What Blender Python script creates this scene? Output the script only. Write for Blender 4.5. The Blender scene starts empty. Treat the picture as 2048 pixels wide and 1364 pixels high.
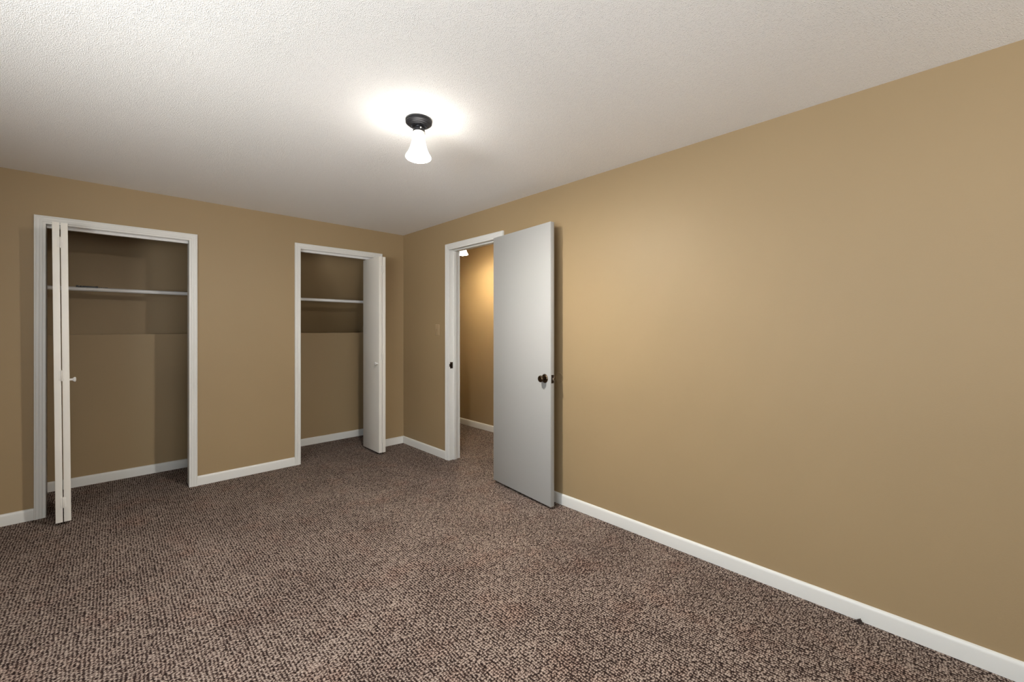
import bpy, bmesh, math, random
from mathutils import Vector, Matrix
random.seed(4)
C = bpy.context.scene.collection
S = bpy.context.scene
R = math.radians

# ---------------------------------------------------------------- camera, world, exposure
H = 2.36                                   # ceiling height
cd = bpy.data.cameras.new('camera'); cam = bpy.data.objects.new('camera', cd); C.objects.link(cam)
cam.location = (-2.421, -4.317, 1.30)
cam.rotation_euler = (R(90), 0, R(-43.76))
cd.sensor_width = 36; cd.lens = 840.7/2048*36; cd.shift_y = -25/2048
cd.clip_start = 0.05
S.camera = cam
w = bpy.data.worlds.new('world'); S.world = w; w.use_nodes = True
w.node_tree.nodes['Background'].inputs[0].default_value = (0.75, 0.85, 1.0, 1)
w.node_tree.nodes['Background'].inputs[1].default_value = 0.6
S.view_settings.view_transform = 'Standard'; S.view_settings.look = 'None'
S.view_settings.exposure = 1.55; S.view_settings.gamma = 1.0; S.view_settings.use_curve_mapping = False
SHADE_POWER = 18.0                         # emission of the lit glass shade
HALL_POWER = 30.0
BULB = 66.0                                 # the bulb is this much brighter than its glass
ld = bpy.data.lights.new('left_fill', 'AREA'); ld.shape = 'RECTANGLE'; ld.size = 1.2; ld.size_y = 2.2   # added cool fill light behind the made-up left window, beside the camera
ld.energy = 19; ld.color = (.68, .86, 1.0)
lo = bpy.data.objects.new('left_fill', ld); C.objects.link(lo); lo.location = (-3.90, -3.8, 1.5); lo.rotation_euler = (0, R(-90), 0)
rd = bpy.data.lights.new('rear_fill', 'AREA'); rd.shape = 'RECTANGLE'; rd.size = 1.5; rd.size_y = 1.15       # added fill light behind the made-up rear window
rd.energy = 16; rd.color = (1.0, .98, .94)
ro_ = bpy.data.objects.new('rear_fill', rd); C.objects.link(ro_); ro_.location = (-1.9, -6.24, 1.5); ro_.rotation_euler = (R(90), 0, 0)
gd = bpy.data.lights.new('ceiling_fill', 'AREA'); gd.shape = 'RECTANGLE'; gd.size = 3.0; gd.size_y = 6.0      # added fill light outside, aimed up through the left opening to brighten the ceiling
gd.energy = 420; gd.color = (1.0, .98, .95)
go = bpy.data.objects.new('ceiling_fill', gd); C.objects.link(go); go.location = (-7.0, -6.6, -.2)
go.rotation_euler = (Vector((-3.0, -3.0, 1.9))-go.location).to_track_quat('-Z', 'X').to_euler()

# ---------------------------------------------------------------- materials
def s2l(c): return tuple(((v/255)/12.92 if v/255 <= .04045 else ((v/255+.055)/1.055)**2.4) for v in c)
def mat(name, rgb, rough=.5, metal=0.0, spec=.5):
    m = bpy.data.materials.new(name); m.use_nodes = True
    b = m.node_tree.nodes['Principled BSDF']
    b.inputs['Base Color'].default_value = (*s2l(rgb), 1)
    b.inputs['Roughness'].default_value = rough; b.inputs['Metallic'].default_value = metal
    b.inputs['Specular IOR Level'].default_value = spec
    return m, m.node_tree, b
def N(nt, t, **kw):
    n = nt.nodes.new(t)
    for k, v in kw.items(): setattr(n, k, v)
    return n
def bumped(m, nt, b, scale, strength, dist, detail=2.0, stretch=None, vary=0.0):
    tc = N(nt, 'ShaderNodeTexCoord'); src = tc.outputs['Object']
    if stretch:
        mp = N(nt, 'ShaderNodeMapping'); mp.inputs['Scale'].default_value = stretch
        nt.links.new(src, mp.inputs[0]); src = mp.outputs[0]
    n = N(nt, 'ShaderNodeTexNoise'); n.inputs['Scale'].default_value = scale; n.inputs['Detail'].default_value = detail
    nt.links.new(src, n.inputs['Vector'])
    bp = N(nt, 'ShaderNodeBump'); bp.inputs['Strength'].default_value = strength; bp.inputs['Distance'].default_value = dist
    nt.links.new(n.outputs[0], bp.inputs['Height']); nt.links.new(bp.outputs[0], b.inputs['Normal'])
    if vary:
        n2 = N(nt, 'ShaderNodeTexNoise'); n2.inputs['Scale'].default_value = 1.7; n2.inputs['Detail'].default_value = 3
        nt.links.new(src, n2.inputs['Vector'])
        hs = N(nt, 'ShaderNodeHueSaturation'); hs.inputs['Color'].default_value = b.inputs['Base Color'].default_value
        mr = N(nt, 'ShaderNodeMapRange'); mr.inputs['To Min'].default_value = 1-vary; mr.inputs['To Max'].default_value = 1+vary
        nt.links.new(n2.outputs[0], mr.inputs[0]); nt.links.new(mr.outputs[0], hs.inputs['Value'])
        nt.links.new(hs.outputs[0], b.inputs['Base Color'])
    return m
M = {}
M['wall'] = bumped(*mat('tan_wall_paint', (155, 132, 98), .55, spec=.35), 190, .12, .002, vary=.04)
M['trim'] = bumped(*mat('white_trim_paint', (216, 214, 208), .38), 14, .1, .002, 3, (1, 1, .12))
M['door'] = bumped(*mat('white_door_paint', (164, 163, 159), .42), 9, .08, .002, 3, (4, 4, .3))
M['bifold'] = bumped(*mat('bifold_door_paint', (226, 221, 211), .42), 9, .08, .002, 3, (4, 4, .3))
M['rod'] = mat('white_rod_paint', (225, 222, 218), .35)[0]
M['hinge'] = mat('painted_hinge', (220, 215, 206), .4)[0]
M['iron'] = bumped(*mat('dark_iron', (30, 30, 33), .45, .35), 60, .2, .001)
M['screw'] = mat('bright_screw', (220, 220, 220), .25, 1)[0]
M['knob'] = mat('antique_brass', (92, 78, 62), .2, 1)[0]
M['strike'] = mat('dark_bronze', (48, 36, 30), .4, .7)[0]
M['latch'] = mat('steel_latch', (190, 190, 195), .25, 1)[0]
M['black'] = mat('black_plastic', (14, 14, 15), .4)[0]
M['switch'] = mat('almond_plastic', (162, 138, 104), .45)[0]
M['lint'] = mat('carpet_yarn', (58, 46, 40), .9)[0]
M['vinyl'] = mat('added_window_vinyl', (225, 226, 226), .4)[0]

def ceiling_mat():
    m, nt, b = mat('popcorn_ceiling', (240, 238, 234), .8, spec=.3)
    L = nt.links.new
    tc = N(nt, 'ShaderNodeTexCoord')
    n = N(nt, 'ShaderNodeTexNoise'); n.inputs['Scale'].default_value = 380; n.inputs['Detail'].default_value = 3
    n2 = N(nt, 'ShaderNodeTexNoise'); n2.inputs['Scale'].default_value = 60; n2.inputs['Detail'].default_value = 2
    v = N(nt, 'ShaderNodeTexVoronoi'); v.inputs['Scale'].default_value = 215; v.feature = 'F1'
    for q in (n, n2, v): L(tc.outputs['Object'], q.inputs['Vector'])
    mr = N(nt, 'ShaderNodeMapRange'); mr.interpolation_type = 'SMOOTHSTEP'; L(v.outputs['Distance'], mr.inputs[0])
    mr.inputs['From Min'].default_value = .12; mr.inputs['From Max'].default_value = .62; mr.inputs['To Min'].default_value = 1; mr.inputs['To Max'].default_value = 0
    sc = N(nt, 'ShaderNodeSeparateColor'); L(v.outputs['Color'], sc.inputs[0])
    mu = N(nt, 'ShaderNodeMath', operation='MULTIPLY'); L(mr.outputs[0], mu.inputs[0]); L(sc.outputs[0], mu.inputs[1])
    a = N(nt, 'ShaderNodeMath', operation='MULTIPLY_ADD'); L(n.outputs[0], a.inputs[0]); a.inputs[1].default_value = .45; L(mu.outputs[0], a.inputs[2])
    a2 = N(nt, 'ShaderNodeMath', operation='MULTIPLY_ADD'); L(n2.outputs[0], a2.inputs[0]); a2.inputs[1].default_value = .5; L(a.outputs[0], a2.inputs[2])
    bp = N(nt, 'ShaderNodeBump'); bp.inputs['Strength'].default_value = .55; bp.inputs['Distance'].default_value = .003
    L(a2.outputs[0], bp.inputs['Height']); L(bp.outputs[0], b.inputs['Normal'])
    return m
M['ceiling'] = ceiling_mat()

def carpet_mat():
    """looped pile: rows of loops running along Y, dark gaps between them, flecked yarn"""
    m, nt, b = mat('loop_carpet', (130, 110, 98), .95, spec=.1)
    L = nt.links.new
    tc = N(nt, 'ShaderNodeTexCoord'); src = tc.outputs['Object']
    def noise(scale, detail=2.0, vec=None):
        n = N(nt, 'ShaderNodeTexNoise'); n.inputs['Scale'].default_value = scale; n.inputs['Detail'].default_value = detail
        L(vec or src, n.inputs['Vector']); return n
    def math_(op, a, bb, c=None):
        q = N(nt, 'ShaderNodeMath', operation=op)
        for k, x in enumerate((a, bb, c)):
            if x is None: continue
            if isinstance(x, (int, float)): q.inputs[k].default_value = x
            else: L(x, q.inputs[k])
        return q.outputs[0]
    w1 = noise(14); ws = N(nt, 'ShaderNodeVectorMath', operation='SCALE'); ws.inputs['Scale'].default_value = .016; L(w1.outputs['Color'], ws.inputs[0])
    w2 = noise(110); ws2 = N(nt, 'ShaderNodeVectorMath', operation='SCALE'); ws2.inputs['Scale'].default_value = .010; L(w2.outputs['Color'], ws2.inputs[0])
    ad = N(nt, 'ShaderNodeVectorMath', operation='ADD'); L(src, ad.inputs[0]); L(ws.outputs[0], ad.inputs[1])
    ad2 = N(nt, 'ShaderNodeVectorMath', operation='ADD'); L(ad.outputs[0], ad2.inputs[0]); L(ws2.outputs[0], ad2.inputs[1])
    mp = N(nt, 'ShaderNodeMapping'); mp.inputs['Scale'].default_value = (80, 122, 1); L(ad2.outputs[0], mp.inputs[0])
    v = N(nt, 'ShaderNodeTexVoronoi', voronoi_dimensions='2D'); v.inputs['Scale'].default_value = 1.0; v.inputs['Randomness'].default_value = .68
    L(mp.outputs[0], v.inputs['Vector'])
    sc = N(nt, 'ShaderNodeSeparateColor'); L(v.outputs['Color'], sc.inputs[0])
    fine = noise(420, 3).outputs[0]
    mid = noise(150, 2).outputs[0]
    sx = N(nt, 'ShaderNodeSeparateXYZ'); L(mp.outputs[0], sx.inputs[0])
    rib = math_('SINE', math_('MULTIPLY', sx.outputs[0], 6.2832), 0)
    h = math_('MULTIPLY_ADD', v.outputs['Distance'], -.85, .95)
    h = math_('MULTIPLY_ADD', rib, .09, h)
    col = math_('MULTIPLY_ADD', fine, .95, math_('SUBTRACT', h, .475))
    col = math_('MULTIPLY_ADD', mid, .75, math_('SUBTRACT', col, .375))
    col = math_('MULTIPLY_ADD', sc.outputs[0], .26, math_('SUBTRACT', col, .13))
    big = noise(2.6, 4).outputs[0]
    col = math_('MULTIPLY_ADD', big, .22, math_('SUBTRACT', col, .11))
    cr = N(nt, 'ShaderNodeValToRGB'); L(col, cr.inputs[0])
    e = cr.color_ramp.elements
    e[0].position = .34; e[0].color = (*s2l((38, 28, 25)), 1)
    e[1].position = .92; e[1].color = (*s2l((182, 166, 153)), 1)
    x = e.new(.50); x.color = (*s2l((70, 55, 49)), 1)
    x = e.new(.67); x.color = (*s2l((122, 105, 96)), 1)
    n3 = noise(5, 5)                                     # rust and tan flecks in the yarn
    m3 = N(nt, 'ShaderNodeMapRange'); L(n3.outputs[0], m3.inputs[0]); m3.inputs['From Min'].default_value = .52; m3.inputs['From Max'].default_value = .72; m3.inputs['To Max'].default_value = .5
    mix = N(nt, 'ShaderNodeMix', data_type='RGBA', blend_type='MULTIPLY'); L(m3.outputs[0], mix.inputs[0]); L(cr.outputs[0], mix.inputs[6]); mix.inputs[7].default_value = (1, .80, .74, 1)
    L(mix.outputs[2], b.inputs['Base Color'])
    bp = N(nt, 'ShaderNodeBump'); bp.inputs['Strength'].default_value = .8; bp.inputs['Distance'].default_value = .008
    L(math_('MULTIPLY_ADD', mid, .4, h), bp.inputs['Height']); L(bp.outputs[0], b.inputs['Normal'])
    return m
M['carpet'] = carpet_mat()

def shade_mat(name, power, tint):
    m, nt, b = mat(name, (250, 246, 235), .3)
    tc = N(nt, 'ShaderNodeTexCoord'); sx = N(nt, 'ShaderNodeSeparateXYZ'); nt.links.new(tc.outputs['Object'], sx.inputs[0])
    mr = N(nt, 'ShaderNodeMapRange'); nt.links.new(sx.outputs[2], mr.inputs[0])      # the glass collar round the socket glows less
    mr.inputs['From Min'].default_value = -.138; mr.inputs['From Max'].default_value = -.006
    cr = N(nt, 'ShaderNodeValToRGB'); nt.links.new(mr.outputs[0], cr.inputs[0])
    cr.color_ramp.elements[0].color = (*tint, 1)
    cr.color_ramp.elements[1].color = (.0095*tint[0], .0085*tint[1], .0058*tint[2], 1)
    for ps, f_, g_, h_ in ((.30, .55, .55, .55), (.55, .10, .10, .10), (.78, .022, .021, .018), (.88, .012, .0108, .008)):
        x = cr.color_ramp.elements.new(ps); x.color = (f_*tint[0], g_*tint[1], h_*tint[2], 1)
    nt.links.new(cr.outputs[0], b.inputs['Emission Color'])
    b.inputs['Emission Strength'].default_value = power
    return m
M['shade'] = shade_mat('lit_frosted_glass', SHADE_POWER, (1.0, .96, .905))
M['hall_shade'] = shade_mat('lit_warm_frosted_glass', HALL_POWER, (1.0, .86, .62))

# ---------------------------------------------------------------- mesh helpers
def link(name, bm, m, parent=None, smooth=False, loc=None):
    bmesh.ops.recalc_face_normals(bm, faces=bm.faces)
    me = bpy.data.meshes.new(name); bm.to_mesh(me); bm.free()
    if smooth:
        for p in me.polygons: p.use_smooth = True
        me.set_sharp_from_angle(angle=R(35))
    me.materials.append(M[m]); o = bpy.data.objects.new(name, me); C.objects.link(o)
    if parent: o.parent = parent
    if loc: o.location = loc
    return o
def bx(bm, a, b, bev=0, seg=2):
    """box from corner a to corner b, edges bevelled"""
    r = bmesh.ops.create_cube(bm, size=1.0)
    vs = r['verts']
    for v in vs:
        v.co = Vector([(a[i]+b[i])/2 + v.co[i]*(b[i]-a[i]) for i in range(3)])
    if bev:
        es = list({e for v in vs for e in v.link_edges})
        bmesh.ops.bevel(bm, geom=es, offset=bev, segments=seg, affect='EDGES', profile=.5)
def box(name, a, b, m, parent=None, bev=0):
    bm = bmesh.new(); bx(bm, a, b, bev); return link(name, bm, m, parent, smooth=bev > 0)
def struct(o, label=None):
    o['kind'] = 'structure'
    if label: o['label'] = label
    return o
def thing(o, label, cat, group=None):
    o['label'] = label; o['category'] = cat
    if group: o['group'] = group
    return o
def empty(name, loc=(0, 0, 0), rz=0):
    o = bpy.data.objects.new(name, None); C.objects.link(o); o.location = loc; o.rotation_euler = (0, 0, rz); o.empty_display_size = .1
    return o
def lathe(bm, prof, seg=40, axis='Z', origin=(0, 0, 0), cap=True):
    """revolve (radius, height) pairs round an axis"""
    rings = []
    O = Vector(origin)
    for r, h in prof:
        ring = []
        for k in range(seg):
            a = 2*math.pi*k/seg; c, s = r*math.cos(a), r*math.sin(a)
            p = {'Z': (c, s, h), 'X': (h, c, s), 'Y': (c, h, s)}[axis]
            ring.append(bm.verts.new(O+Vector(p)))
        rings.append(ring)
    for i in range(len(rings)-1):
        for k in range(seg):
            bm.faces.new((rings[i][k], rings[i][(k+1) % seg], rings[i+1][(k+1) % seg], rings[i+1][k]))
    if cap:
        bm.faces.new(rings[0]); bm.faces.new(rings[-1][::-1])
def sweep(bm, path, prof, u, v, out, closed_ends=True):
    """mitred casing: path = (u,v) corners of the opening's edge walked round it; prof = (away from the opening, out of the wall)"""
    U, V, O = Vector(u), Vector(v), Vector(out)
    n = len(path); rings = []
    for i, p in enumerate(path):
        p = Vector(p)
        d0 = (p-Vector(path[i-1])).normalized() if i else None
        d1 = (Vector(path[i+1])-p).normalized() if i < n-1 else None
        nn = []
        for d in (d0, d1):
            if d is not None: nn.append(Vector((-d.y, d.x)))
        if len(nn) == 1: off = nn[0]
        else:
            off = (nn[0]+nn[1]).normalized(); off = off/off.dot(nn[0])
        rings.append([bm.verts.new(U*(p.x+off.x*a)+V*(p.y+off.y*a)+O*t) for a, t in prof])
    m_ = len(prof)
    for i in range(n-1):
        for k in range(m_):
            bm.faces.new((rings[i][k], rings[i][(k+1) % m_], rings[i+1][(k+1) % m_], rings[i+1][k]))
    bm.faces.new(rings[0]); bm.faces.new(rings[-1][::-1])
def prism_x(bm, prof, x0, x1):
    a = [bm.verts.new((x0, y, z)) for y, z in prof]; b = [bm.verts.new((x1, y, z)) for y, z in prof]
    n = len(prof)
    for k in range(n): bm.faces.new((a[k], a[(k+1) % n], b[(k+1) % n], b[k]))
    bm.faces.new(a); bm.faces.new(b[::-1])
def board(name, p0, p1, out, h=.078, t=.013):
    """baseboard from p0 to p1 (on the wall), out = unit vector into the room; rounded top"""
    prof = [(0, 0), (t, 0), (t, h-.016), (t-.0015, h-.009), (t-.004, h-.004), (t-.0075, h-.001), (0, h)]
    bm = bmesh.new(); o = Vector((*out, 0)); rings = []
    for p in (p0, p1):
        rings.append([bm.verts.new(Vector((*p, 0))+o*a+Vector((0, 0, z))) for a, z in prof])
    n = len(prof)
    for k in range(n): bm.faces.new((rings[0][k], rings[0][(k+1) % n], rings[1][(k+1) % n], rings[1][k]))
    bm.faces.new(rings[0]); bm.faces.new(rings[1][::-1])
    return struct(link(name, bm, 'trim', smooth=True))

# ---------------------------------------------------------------- the setting
XL, YR = -3.75, -6.1                       # left wall, rear wall behind the camera
XH = 1.06                                  # far wall of the hall
A0, A1, AT = -2.737, -1.951, 2.020         # left closet opening
B0, B1, BT = -1.097, -.316, 2.063          # right closet opening
D0, D1, DT = .902, 1.634, 2.074             # bedroom door opening, measured from the corner
WT = .115

struct(box('floor', (XL-.12, YR-.12, -.06), (XH+.12, 2.2, 0), 'carpet'), 'brown flecked loop carpet')
struct(box('ceiling', (XL-.12, YR-.12, H), (XH+.12, 2.2, H+.1), 'ceiling'), 'white popcorn textured ceiling')
bm = bmesh.new()
j = .018                                   # jamb board thickness; the rough opening is that much larger
bx(bm, (XL, 0, 0), (A0-j, WT, H)); bx(bm, (A0-j, 0, AT+.008+j), (A1+j, WT, H)); bx(bm, (A1+j, 0, 0), (B0-j, WT, H))
bx(bm, (B0-j, 0, BT+.008+j), (B1+j, WT, H)); bx(bm, (B1+j, 0, 0), (0, WT, H))
struct(link('wall_back', bm, 'wall'), 'tan wall with the two closet openings')
bm = bmesh.new()
bx(bm, (0, -D0+j, 0), (WT, 2.1, H)); bx(bm, (0, -D1-j, DT+.005+j), (WT, -D0+j, H)); bx(bm, (0, YR, 0), (WT, -D1-j, H))
struct(link('wall_right', bm, 'wall'), 'long tan wall on the right with the open door')
# unseen rear wall; its window is added to let the rear fill in
RX0, RX1, RZ0, RZ1 = -2.62, -1.18, .95, 2.05
bm = bmesh.new()
bx(bm, (XL-.1, YR-.1, 0), (RX0, YR, H)); bx(bm, (RX1, YR-.1, 0), (XH+.1, YR, H))
bx(bm, (RX0, YR-.1, 0), (RX1, YR, RZ0)); bx(bm, (RX0, YR-.1, RZ1), (RX1, YR, H))
struct(link('wall_rear', bm, 'wall'))
bm = bmesh.new()
for a, b in (((RX0, RZ0), (RX1, RZ0+.05)), ((RX0, RZ1-.05), (RX1, RZ1)), ((RX0, RZ0), (RX0+.05, RZ1)), ((RX1-.05, RZ0), (RX1, RZ1)),
             (((RX0+RX1)/2-.025, RZ0), ((RX0+RX1)/2+.025, RZ1))):
    bx(bm, (a[0], YR-.08, a[1]), (b[0], YR-.03, b[1]), .004)
struct(link('added_window_2', bm, 'vinyl', smooth=True))
# unseen left wall; window added for the side and ceiling fill lights
WX0, WX1, WZ0, WZ1 = -4.85, -2.75, .95, 2.05
bm = bmesh.new()
bx(bm, (XL-.1, YR, 0), (XL, WX0, H)); bx(bm, (XL-.1, WX1, 0), (XL, 1.35, H))
bx(bm, (XL-.1, WX0, 0), (XL, WX1, WZ0)); bx(bm, (XL-.1, WX0, WZ1), (XL, WX1, H))
struct(link('wall_left', bm, 'wall'))
bm = bmesh.new()
for a, b in (((WX0, WZ0), (WX1, WZ0+.05)), ((WX0, WZ1-.05), (WX1, WZ1)), ((WX0, WZ0), (WX0+.05, WZ1)), ((WX1-.05, WZ0), (WX1, WZ1)),
             (((WX0+WX1)/2-.025, WZ0), ((WX0+WX1)/2+.025, WZ1))):
    bx(bm, (XL-.08, a[0], a[1]), (XL-.03, b[0], b[1]), .004)
struct(link('added_window_1', bm, 'vinyl', smooth=True))
# closet interiors
struct(box('wall_closet_lower', (-3.1, .65, 0), (0, 1.35, 1.25), 'wall'), 'lower closet wall ending in a ledge')
struct(box('wall_closet_recess', (-3.1, .84, 1.25), (-1.5, 1.35, H), 'wall'), 'recessed upper wall of the left closet')
bm = bmesh.new(); prism_x(bm, [(.36, H), (.36, 2.10), (1.14, 1.25), (1.35, 1.25), (1.35, H)], -1.4, 0)
struct(link('wall_closet_slope', bm, 'wall'), 'leaning upper wall of the right closet')
bm = bmesh.new(); prism_x(bm, [(WT, 0), (.65, 0), (.65, 1.25), (1.35, 1.25), (1.35, H), (WT, H)], -1.5, -1.4)
struct(link('wall_closet_partition', bm, 'wall'))
struct(box('wall_closet_side', (-3.2, WT, 0), (-3.1, 1.35, H), 'wall'))
# hall beyond the door
struct(box('wall_hall', (XH, YR, 0), (XH+.1, 2.1, H), 'wall'), 'warm lit tan hallway wall seen through the doorway')
struct(box('wall_hall_end', (WT, 2.0, 0), (XH, 2.1, H), 'wall'))
struct(box('wall_hall_near', (WT, -3.1, 0), (XH, -3.0, H), 'wall'))

CW = .057
PROF = [(0, 0), (0, .008), (.003, .0105), (.014, .0112), (.0155, .0106), (.0175, .0125), (.028, .0138), (.030, .0130), (.032, .0146),
        (.044, .0164), (.046, .0158), (.048, .0178), (.0545, .018), (.057, .0155), (.057, 0)]
def frame(num, label, o0, o1, top, u, out, inward, cw):
    """casing + jamb boards of an opening; o0<o1 along u, jamb runs inward"""
    pr = [(a*cw/.057, t) for a, t in PROF]
    bm = bmesh.new(); sweep(bm, [(o0, 0), (o0, top), (o1, top), (o1, 0)], pr, u, (0, 0, 1), out)
    f = struct(link('trim_%d' % num, bm, 'trim', smooth=True), label)
    bm = bmesh.new(); U, I = Vector(u), Vector(inward); r = .005
    def seg(a0, a1, z0, z1, d0, d1, bev=.0015):
        p = U*a0+I*d0; q = U*a1+I*d1
        bx(bm, (min(p.x, q.x), min(p.y, q.y), z0), (max(p.x, q.x), max(p.y, q.y), z1), bev)
    seg(o0-j, o0-.002, 0, top+r, 0.0005, WT); seg(o1+.002, o1+j, 0, top+r, .0005, WT); seg(o0-j, o1+j, top+r, top+r+j, .0005, WT)
    return f, seg, bm
CB = .055
f1, seg, bm = frame(1, 'white fluted casing round the left closet opening', A0, A1, AT, (1, 0, 0), (0, -1, 0), (0, 1, 0), CB)
link('jamb', bm, 'trim', f1, smooth=True)
f2, seg, bm = frame(2, 'white fluted casing round the right closet opening', B0, B1, BT, (1, 0, 0), (0, -1, 0), (0, 1, 0), .053)
link('jamb', bm, 'trim', f2, smooth=True)
f3, seg, bm = frame(3, 'white fluted casing round the hallway doorway', D0, D1, DT, (0, -1, 0), (-1, 0, 0), (1, 0, 0), CW)
seg(D0-.003, D0+.010, 0, DT+.004, .042, .080, .002); seg(D1-.010, D1+.003, 0, DT+.004, .042, .080, .002); seg(D0, D1, DT-.008, DT+.006, .042, .080, .002)
link('jamb', bm, 'trim', f3, smooth=True)
# casing on the hall side
bm = bmesh.new(); sweep(bm, [(-D1, 0), (-D1, DT), (-D0, DT), (-D0, 0)], PROF, (0, 1, 0), (0, 0, 1), (1, 0, 0))
for v in bm.verts: v.co.x += WT
link('hall_casing', bm, 'trim', f3, smooth=True)
# dark strike plate on the latch-side jamb
bm = bmesh.new(); bx(bm, (.006, -D0-.0015, .905), (.036, -D0+.0025, .968), .0008); bx(bm, (-.004, -D0-.0012, .922), (.008, -D0+.002, .951), .0008)
sp_ = link('strike_plate', bm, 'strike', f3, smooth=True); sp_['label'] = 'dark bronze strike plate'
bm = bmesh.new()
for z in (.914, .959): lathe(bm, [(.0035, -D0-.0016), (.0028, -D0-.0028)], 12, 'Y', (.022, 0, z))
link('screw', bm, 'latch', sp_, smooth=True)
# bifold tracks under the head jambs
for fr, a0, a1, tp in ((f1, A0, A1, AT), (f2, B0, B1, BT)):
    bm = bmesh.new(); z1 = tp+.005
    bx(bm, (a0, .046, z1-.014), (a1, .060, z1), 0); bx(bm, (a0, .038, z1-.024), (a1, .068, z1-.014), .002)
    t = link('door_track', bm, 'rod', fr); t['label'] = 'thin white metal door track'

board('baseboard_back_left', (XL, 0), (A0-CB, 0), (0, -1))
board('baseboard_back_middle', (A1+CB, 0), (B0-.053, 0), (0, -1))
board('baseboard_back_right', (B1+.053, 0), (-.012, 0), (0, -1))
board('baseboard_right_far', (0, 0), (0, -D0+CW), (-1, 0))
board('baseboard_right_near', (0, -D1-CW), (0, YR), (-1, 0))
board('baseboard_left', (XL, YR), (XL, 0), (1, 0))
board('baseboard_rear', (XL, YR), (0, YR), (0, 1))
board('baseboard_closet_left', (-3.1, .65), (-1.5, .65), (0, -1))
board('baseboard_closet_right', (-1.4, .65), (0, .65), (0, -1))
board('baseboard_hall', (XH, -3.0), (XH, 2.0), (-1, 0))

# ---------------------------------------------------------------- the bedroom door
DW, DTH = .708, .035
hx, hy = -.070, -1.634                     # room-side corner at the hinge
ang = math.atan2(-.143-hx, 2.336+hy)       # swing away from the wall
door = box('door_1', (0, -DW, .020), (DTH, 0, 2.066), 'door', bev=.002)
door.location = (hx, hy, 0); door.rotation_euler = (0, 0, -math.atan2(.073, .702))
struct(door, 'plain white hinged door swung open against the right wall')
kz, ky = .937, -DW+.062
for sgn in (-1, 1):
    x0 = 0 if sgn < 0 else DTH
    bm = bmesh.new()
    pr = [(.033, 0), (.033, .002), (.031, .005), (.026, .0085), (.016, .010), (.0125, .012)]
    lathe(bm, [(r, x0+sgn*h) for r, h in pr], 40, 'X', (0, ky, kz)); ro = link('rosette', bm, 'knob', door, smooth=True)
    bm = bmesh.new()
    pr = [(.0115, .008), (.0105, .022), (.013, .027), (.020, .031), (.0245, .036), (.0252, .041), (.0245, .046), (.021, .050), (.014, .0520), (.004, .0525)]
    lathe(bm, [(r, x0+sgn*h) for r, h in pr], 40, 'X', (0, ky, kz)); kn = link('door_knob', bm, 'knob', door, smooth=True)
    if sgn < 0: kn['label'] = 'round antique brass door knob'
bm = bmesh.new(); bx(bm, (.006, -DW-.0015, kz-.030), (.030, -DW+.001, kz+.030), .0006)
lp = link('latch_plate', bm, 'strike', door, smooth=True)
bm = bmesh.new(); bx(bm, (.012, -DW-.011, kz-.009), (.024, -DW+.001, kz+.009), .003)
link('latch_bolt', bm, 'latch', lp, smooth=True)
for z in (.27, 1.05, 1.83):
    bm = bmesh.new(); lathe(bm, [(.003, z-.05), (.0065, z-.047), (.0065, z+.047), (.003, z+.05)], 20, 'Z', (DTH+.006, .004, 0))
    bx(bm, (DTH-.001, -.03, z-.044), (DTH+.002, .006, z+.044), .0005)
    link('hinge', bm, 'hinge', door, smooth=True)

# ---------------------------------------------------------------- folded closet doors
def bifold(num, x_left, y_front, z0, z1, knob_side, lean, label):
    """two slabs folded together, their hinged edges towards the room"""
    root = empty('door_%d' % num, (x_left, y_front, 0)); struct(root, label)
    T, G, W = .0335, .0045, .375
    for k in range(2):
        x0 = k*(T+G)
        p = box('panel', (x0, 0, z0), (x0+T, W, z1), 'bifold', root, .002)
        fixed_pin = (k == 0) != (knob_side < 0)
        bm = bmesh.new(); lathe(bm, [(.0045, z1-.002), (.0045, z1+.012)], 12, 'Z', (x0+T/2, W-.035, 0)); link('pivot_pin', bm, 'latch', p, smooth=True)
        if (knob_side > 0 and k == 1) or (knob_side < 0 and k == 0):
            xs = x0+T if knob_side > 0 else x0
            bm = bmesh.new()
            pr = [(.0075, -.001), (.0072, .010), (.0085, .015), (.0135, .019), (.0165, .0235), (.0160, .0275), (.011, .030), (.003, .031)]
            lathe(bm, [(r, xs+knob_side*h) for r, h in pr], 28, 'X', (0, KY, KZ))
            kb = link('closet_knob', bm, 'rod', p, smooth=True)
    for z in (z0+.13, (z0+z1)/2-.02, z1-.13):
        bm = bmesh.new(); lathe(bm, [(.0028, z-.036), (.0042, z-.034), (.0042, z+.034), (.0028, z+.036)], 14, 'Z', (T+G/2, -.0025, 0))
        bx(bm, (T-.011, -.0018, z-.033), (T-.001, .0006, z+.033), .0004); bx(bm, (T+G+.001, -.0018, z-.033), (T+G+.011, .0006, z+.033), .0004)
        link('hinge', bm, 'hinge', root, smooth=True)
    root.rotation_euler = (0, lean, 0)
    return root
KY, KZ = .045, .955
bifold(2, -2.676, -.262, .020, 1.997, 1, 0, 'white bifold door folded at the left side of the left closet')
bpy.data.objects['door_2'].rotation_euler = (0, -R(.47), R(3.0))
KY, KZ = .035, .940
bifold(3, -.424, -.262, .020, 2.040, -1, 0, 'white bifold door folded at the right side of the right closet')

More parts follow.
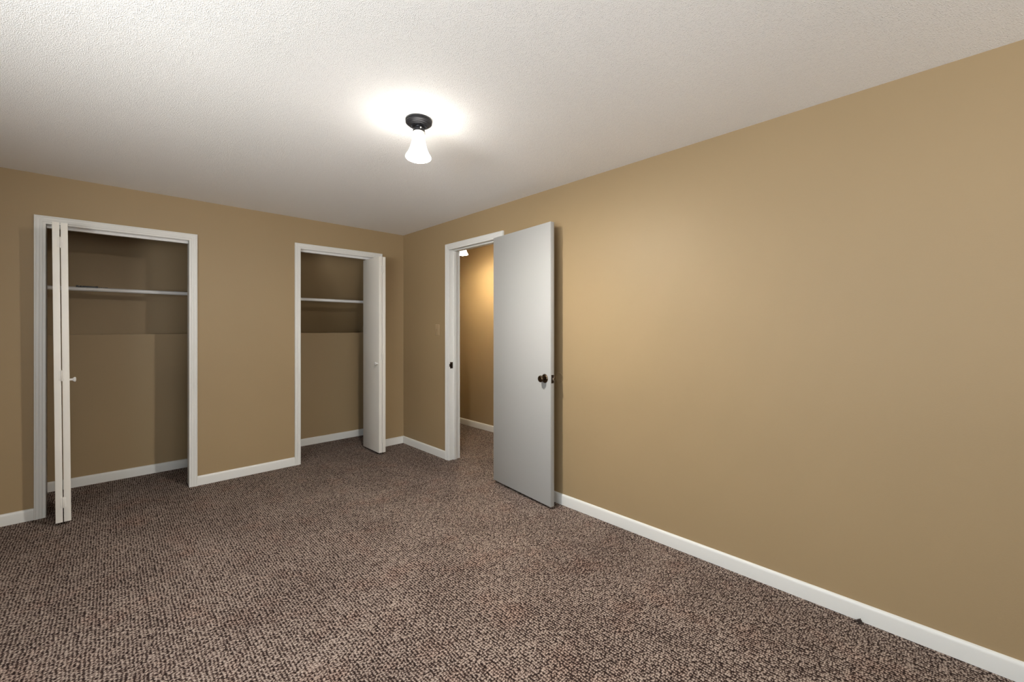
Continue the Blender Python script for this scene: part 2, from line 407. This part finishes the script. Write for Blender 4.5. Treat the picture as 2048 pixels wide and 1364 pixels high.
# ---------------------------------------------------------------- ceiling lamps
def ceiling_lamp(name, x, y, label, shade, tilt):
    root = empty(name, (x, y, H)); thing(root, label, 'lamp', None)
    bm = bmesh.new()
    pr = [(.064, 0), (.0665, -.004), (.0665, -.009), (.064, -.011), (.0655, -.014), (.0655, -.018), (.061, -.022), (.059, -.0225), (.056, -.026),
          (.047, -.029), (.044, -.0285), (.040, -.031), (.030, -.034), (.022, -.036), (.020, -.040)]
    lathe(bm, pr, 56)
    can = link('canopy', bm, 'iron', root, smooth=True)
    bm = bmesh.new()                       # ring of small flutes round the neck
    for k in range(28):
        a = 2*math.pi*k/28; c, s = math.cos(a), math.sin(a)
        m = Matrix.Translation((c*.033, s*.033, -.0345)) @ Matrix.Rotation(a, 4, 'Z') @ Matrix.Rotation(R(20), 4, 'Y')
        bmesh.ops.create_uvsphere(bm, u_segments=8, v_segments=6, radius=1, matrix=m @ Matrix.Diagonal((.008, .0022, .0025, 1)))
    link('fluting', bm, 'iron', can, smooth=True)
    bm = bmesh.new()
    lathe(bm, [(.020, -.036), (.022, -.044), (.0285, -.046), (.030, -.050), (.030, -.062), (.027, -.064), (.010, -.064)], 40)
    link('shade_holder', bm, 'iron', root, smooth=True)
    for a in (.2, 2.3, 4.4):
        bm = bmesh.new(); lathe(bm, [(.0016, 0.026), (.0016, .036), (.0036, .037), (.0036, .041), (.001, .042)], 12, 'X')
        for v in bm.verts:
            v.co = Matrix.Rotation(a, 3, 'Z') @ v.co; v.co.z -= .055
        link('thumb_screw', bm, 'screw', root, smooth=True)
    bm = bmesh.new()
    out = [(.0275, 0), (.0285, -.006), (.0300, -.014), (.0315, -.030), (.0335, -.050), (.0370, -.070), (.0420, -.090), (.0485, -.108), (.0555, -.122), (.0610, -.131), (.0635, -.136)]
    inn = [(r-.003, z) for r, z in out[::-1]]
    lathe(bm, out+[(.0625, -.138)]+inn, 56, cap=False)
    sh = link('lamp_shade', bm, shade, root, smooth=True, loc=(0, 0, -.058)); sh['label'] = 'lit bell of frosted white glass'
    sh.rotation_euler = tilt
    bm = bmesh.new()
    lathe(bm, [(.012, -.004), (.013, -.040), (.020, -.075), (.0275, -.100), (.030, -.120), (.027, -.136), (.018, -.147), (.006, -.1515), (.001, -.152)], 24)
    link('light_bulb', bm, shade+'_bulb', sh, smooth=True)
    return root
for n_, p_, t_ in (('shade_bulb', SHADE_POWER*BULB, (1, .96, .905)), ('hall_shade_bulb', HALL_POWER*14, (1, .86, .62))):
    m, nt, b = mat(n_, (250, 246, 235), .3); b.inputs['Emission Color'].default_value = (*t_, 1); b.inputs['Emission Strength'].default_value = p_; M[n_] = m
ceiling_lamp('ceiling_lamp', -1.285, -2.446, 'bell-shaped frosted glass lamp on a black canopy in the middle of the bedroom ceiling', 'shade', (R(-3.2), R(3.2), 0))
ceiling_lamp('ceiling_lamp.001', .56, -.37, 'glowing glass lamp seen under the head of the doorway in the hallway', 'hall_shade', (0, 0, 0))

# ---------------------------------------------------------------- closet rods and what lies on one
def rod(name, x0, x1, y, z, label):
    root = empty(name, ((x0+x1)/2, y, z)); thing(root, label, 'closet rod', 'white closet rods')
    hl = (x1-x0)/2
    bm = bmesh.new(); lathe(bm, [(.0165, -hl+.001), (.0165, hl-.001)], 28, 'X'); link('pole', bm, 'rod', root, smooth=True)
    for s in (-1, 1):
        bm = bmesh.new(); lathe(bm, [(.030, s*hl), (.030, s*(hl-.003)), (.022, s*(hl-.005)), (.021, s*(hl-.018)), (.0166, s*(hl-.018))], 28, 'X')
        link('rod_socket', bm, 'hinge', root, smooth=True)
    return root
rod('closet_rod', -3.1, -1.5, .58, 1.622, 'long white round closet rod in the left closet, with a black strip on top')
rod('closet_rod.001', -1.4, 0, .45, 1.611, 'bare white round closet rod in the right closet beside the folded door')
st = empty('hook_strip', (-2.66, .575, 1.6385)); thing(st, 'thin black plastic strip lying on top of the left closet rod', 'plastic strip')
bm = bmesh.new(); bx(bm, (.044, -.010, -.003), (.172, .008, .009), .0015); bx(bm, (.044, -.012, -.003), (.058, .010, .0115), .0015); bx(bm, (.158, -.012, -.003), (.172, .010, .0115), .0015)
link('strip', bm, 'black', st, smooth=True)
for x in (.062, .078):
    bm = bmesh.new(); bmesh.ops.create_uvsphere(bm, u_segments=10, v_segments=8, radius=.004, matrix=Matrix.Translation((x, -.0095, .006)))
    link('rivet', bm, 'latch', st, smooth=True)
bm = bmesh.new()
for k in range(5): bx(bm, (.179+k*.0105, -.005, -.0005), (.184+k*.0105, .005, .004+.0012*(k % 2)+(.002 if k == 4 else 0)), .001)
link('teeth', bm, 'black', st, smooth=True)

# ---------------------------------------------------------------- small fittings
sw = empty('light_switch', (0, -.691, 1.286)); thing(sw, 'tan painted light switch on the wall left of the doorway', 'light switch')
bm = bmesh.new(); bx(bm, (-.0060, -.035, -.057), (0, .035, .057), .0035, 3); link('switch_plate', bm, 'switch', sw, smooth=True)
bm = bmesh.new(); bx(bm, (-.016, -.0045, -.003), (-.004, .0045, .009), .0015); link('toggle', bm, 'switch', sw, smooth=True)
for z in (-.030, .030):
    bm = bmesh.new(); lathe(bm, [(.0034, -.0050), (.0030, -.0065)], 14, 'X', (0, 0, z)); link('screw', bm, 'switch', sw, smooth=True)
bm = bmesh.new(); lathe(bm, [(.038, 0), (.038, -.002), (.036, -.004), (.032, -.0042), (.030, -.003), (.001, -.003)], 40, 'X')
thing(link('wall_bumper', bm, 'wall', smooth=True, loc=(0, -2.296, .935)), 'round tan door bumper stuck on the right wall behind the door knob', 'door bumper')

# a tuft of pulled yarn at the baseboard and a few pale threads on the carpet
def tuft(name, loc, rad, n, m, flat, label):
    bm = bmesh.new()
    for k in range(n):
        p = Vector((random.gauss(0, rad*.5), random.gauss(0, rad*.6), abs(random.gauss(rad*.5, rad*.35))*flat))
        mm = Matrix.Translation(p) @ Matrix.Rotation(random.random()*6, 4, 'Z') @ Matrix.Rotation(random.random()*3, 4, 'X')
        bmesh.ops.create_uvsphere(bm, u_segments=7, v_segments=5, radius=1, matrix=mm @ Matrix.Diagonal((rad*.22, rad*.22, rad*.5, 1)))
    z0 = min(v.co.z for v in bm.verts)
    for v in bm.verts: v.co.z -= z0
    return thing(link(name, bm, m, smooth=True, loc=loc), label, 'lint')
tuft('yarn_tuft', (-.030, -4.040, 0), .010, 26, 'lint', 1.0, 'small dark tuft of carpet yarn sticking up at the foot of the right baseboard')
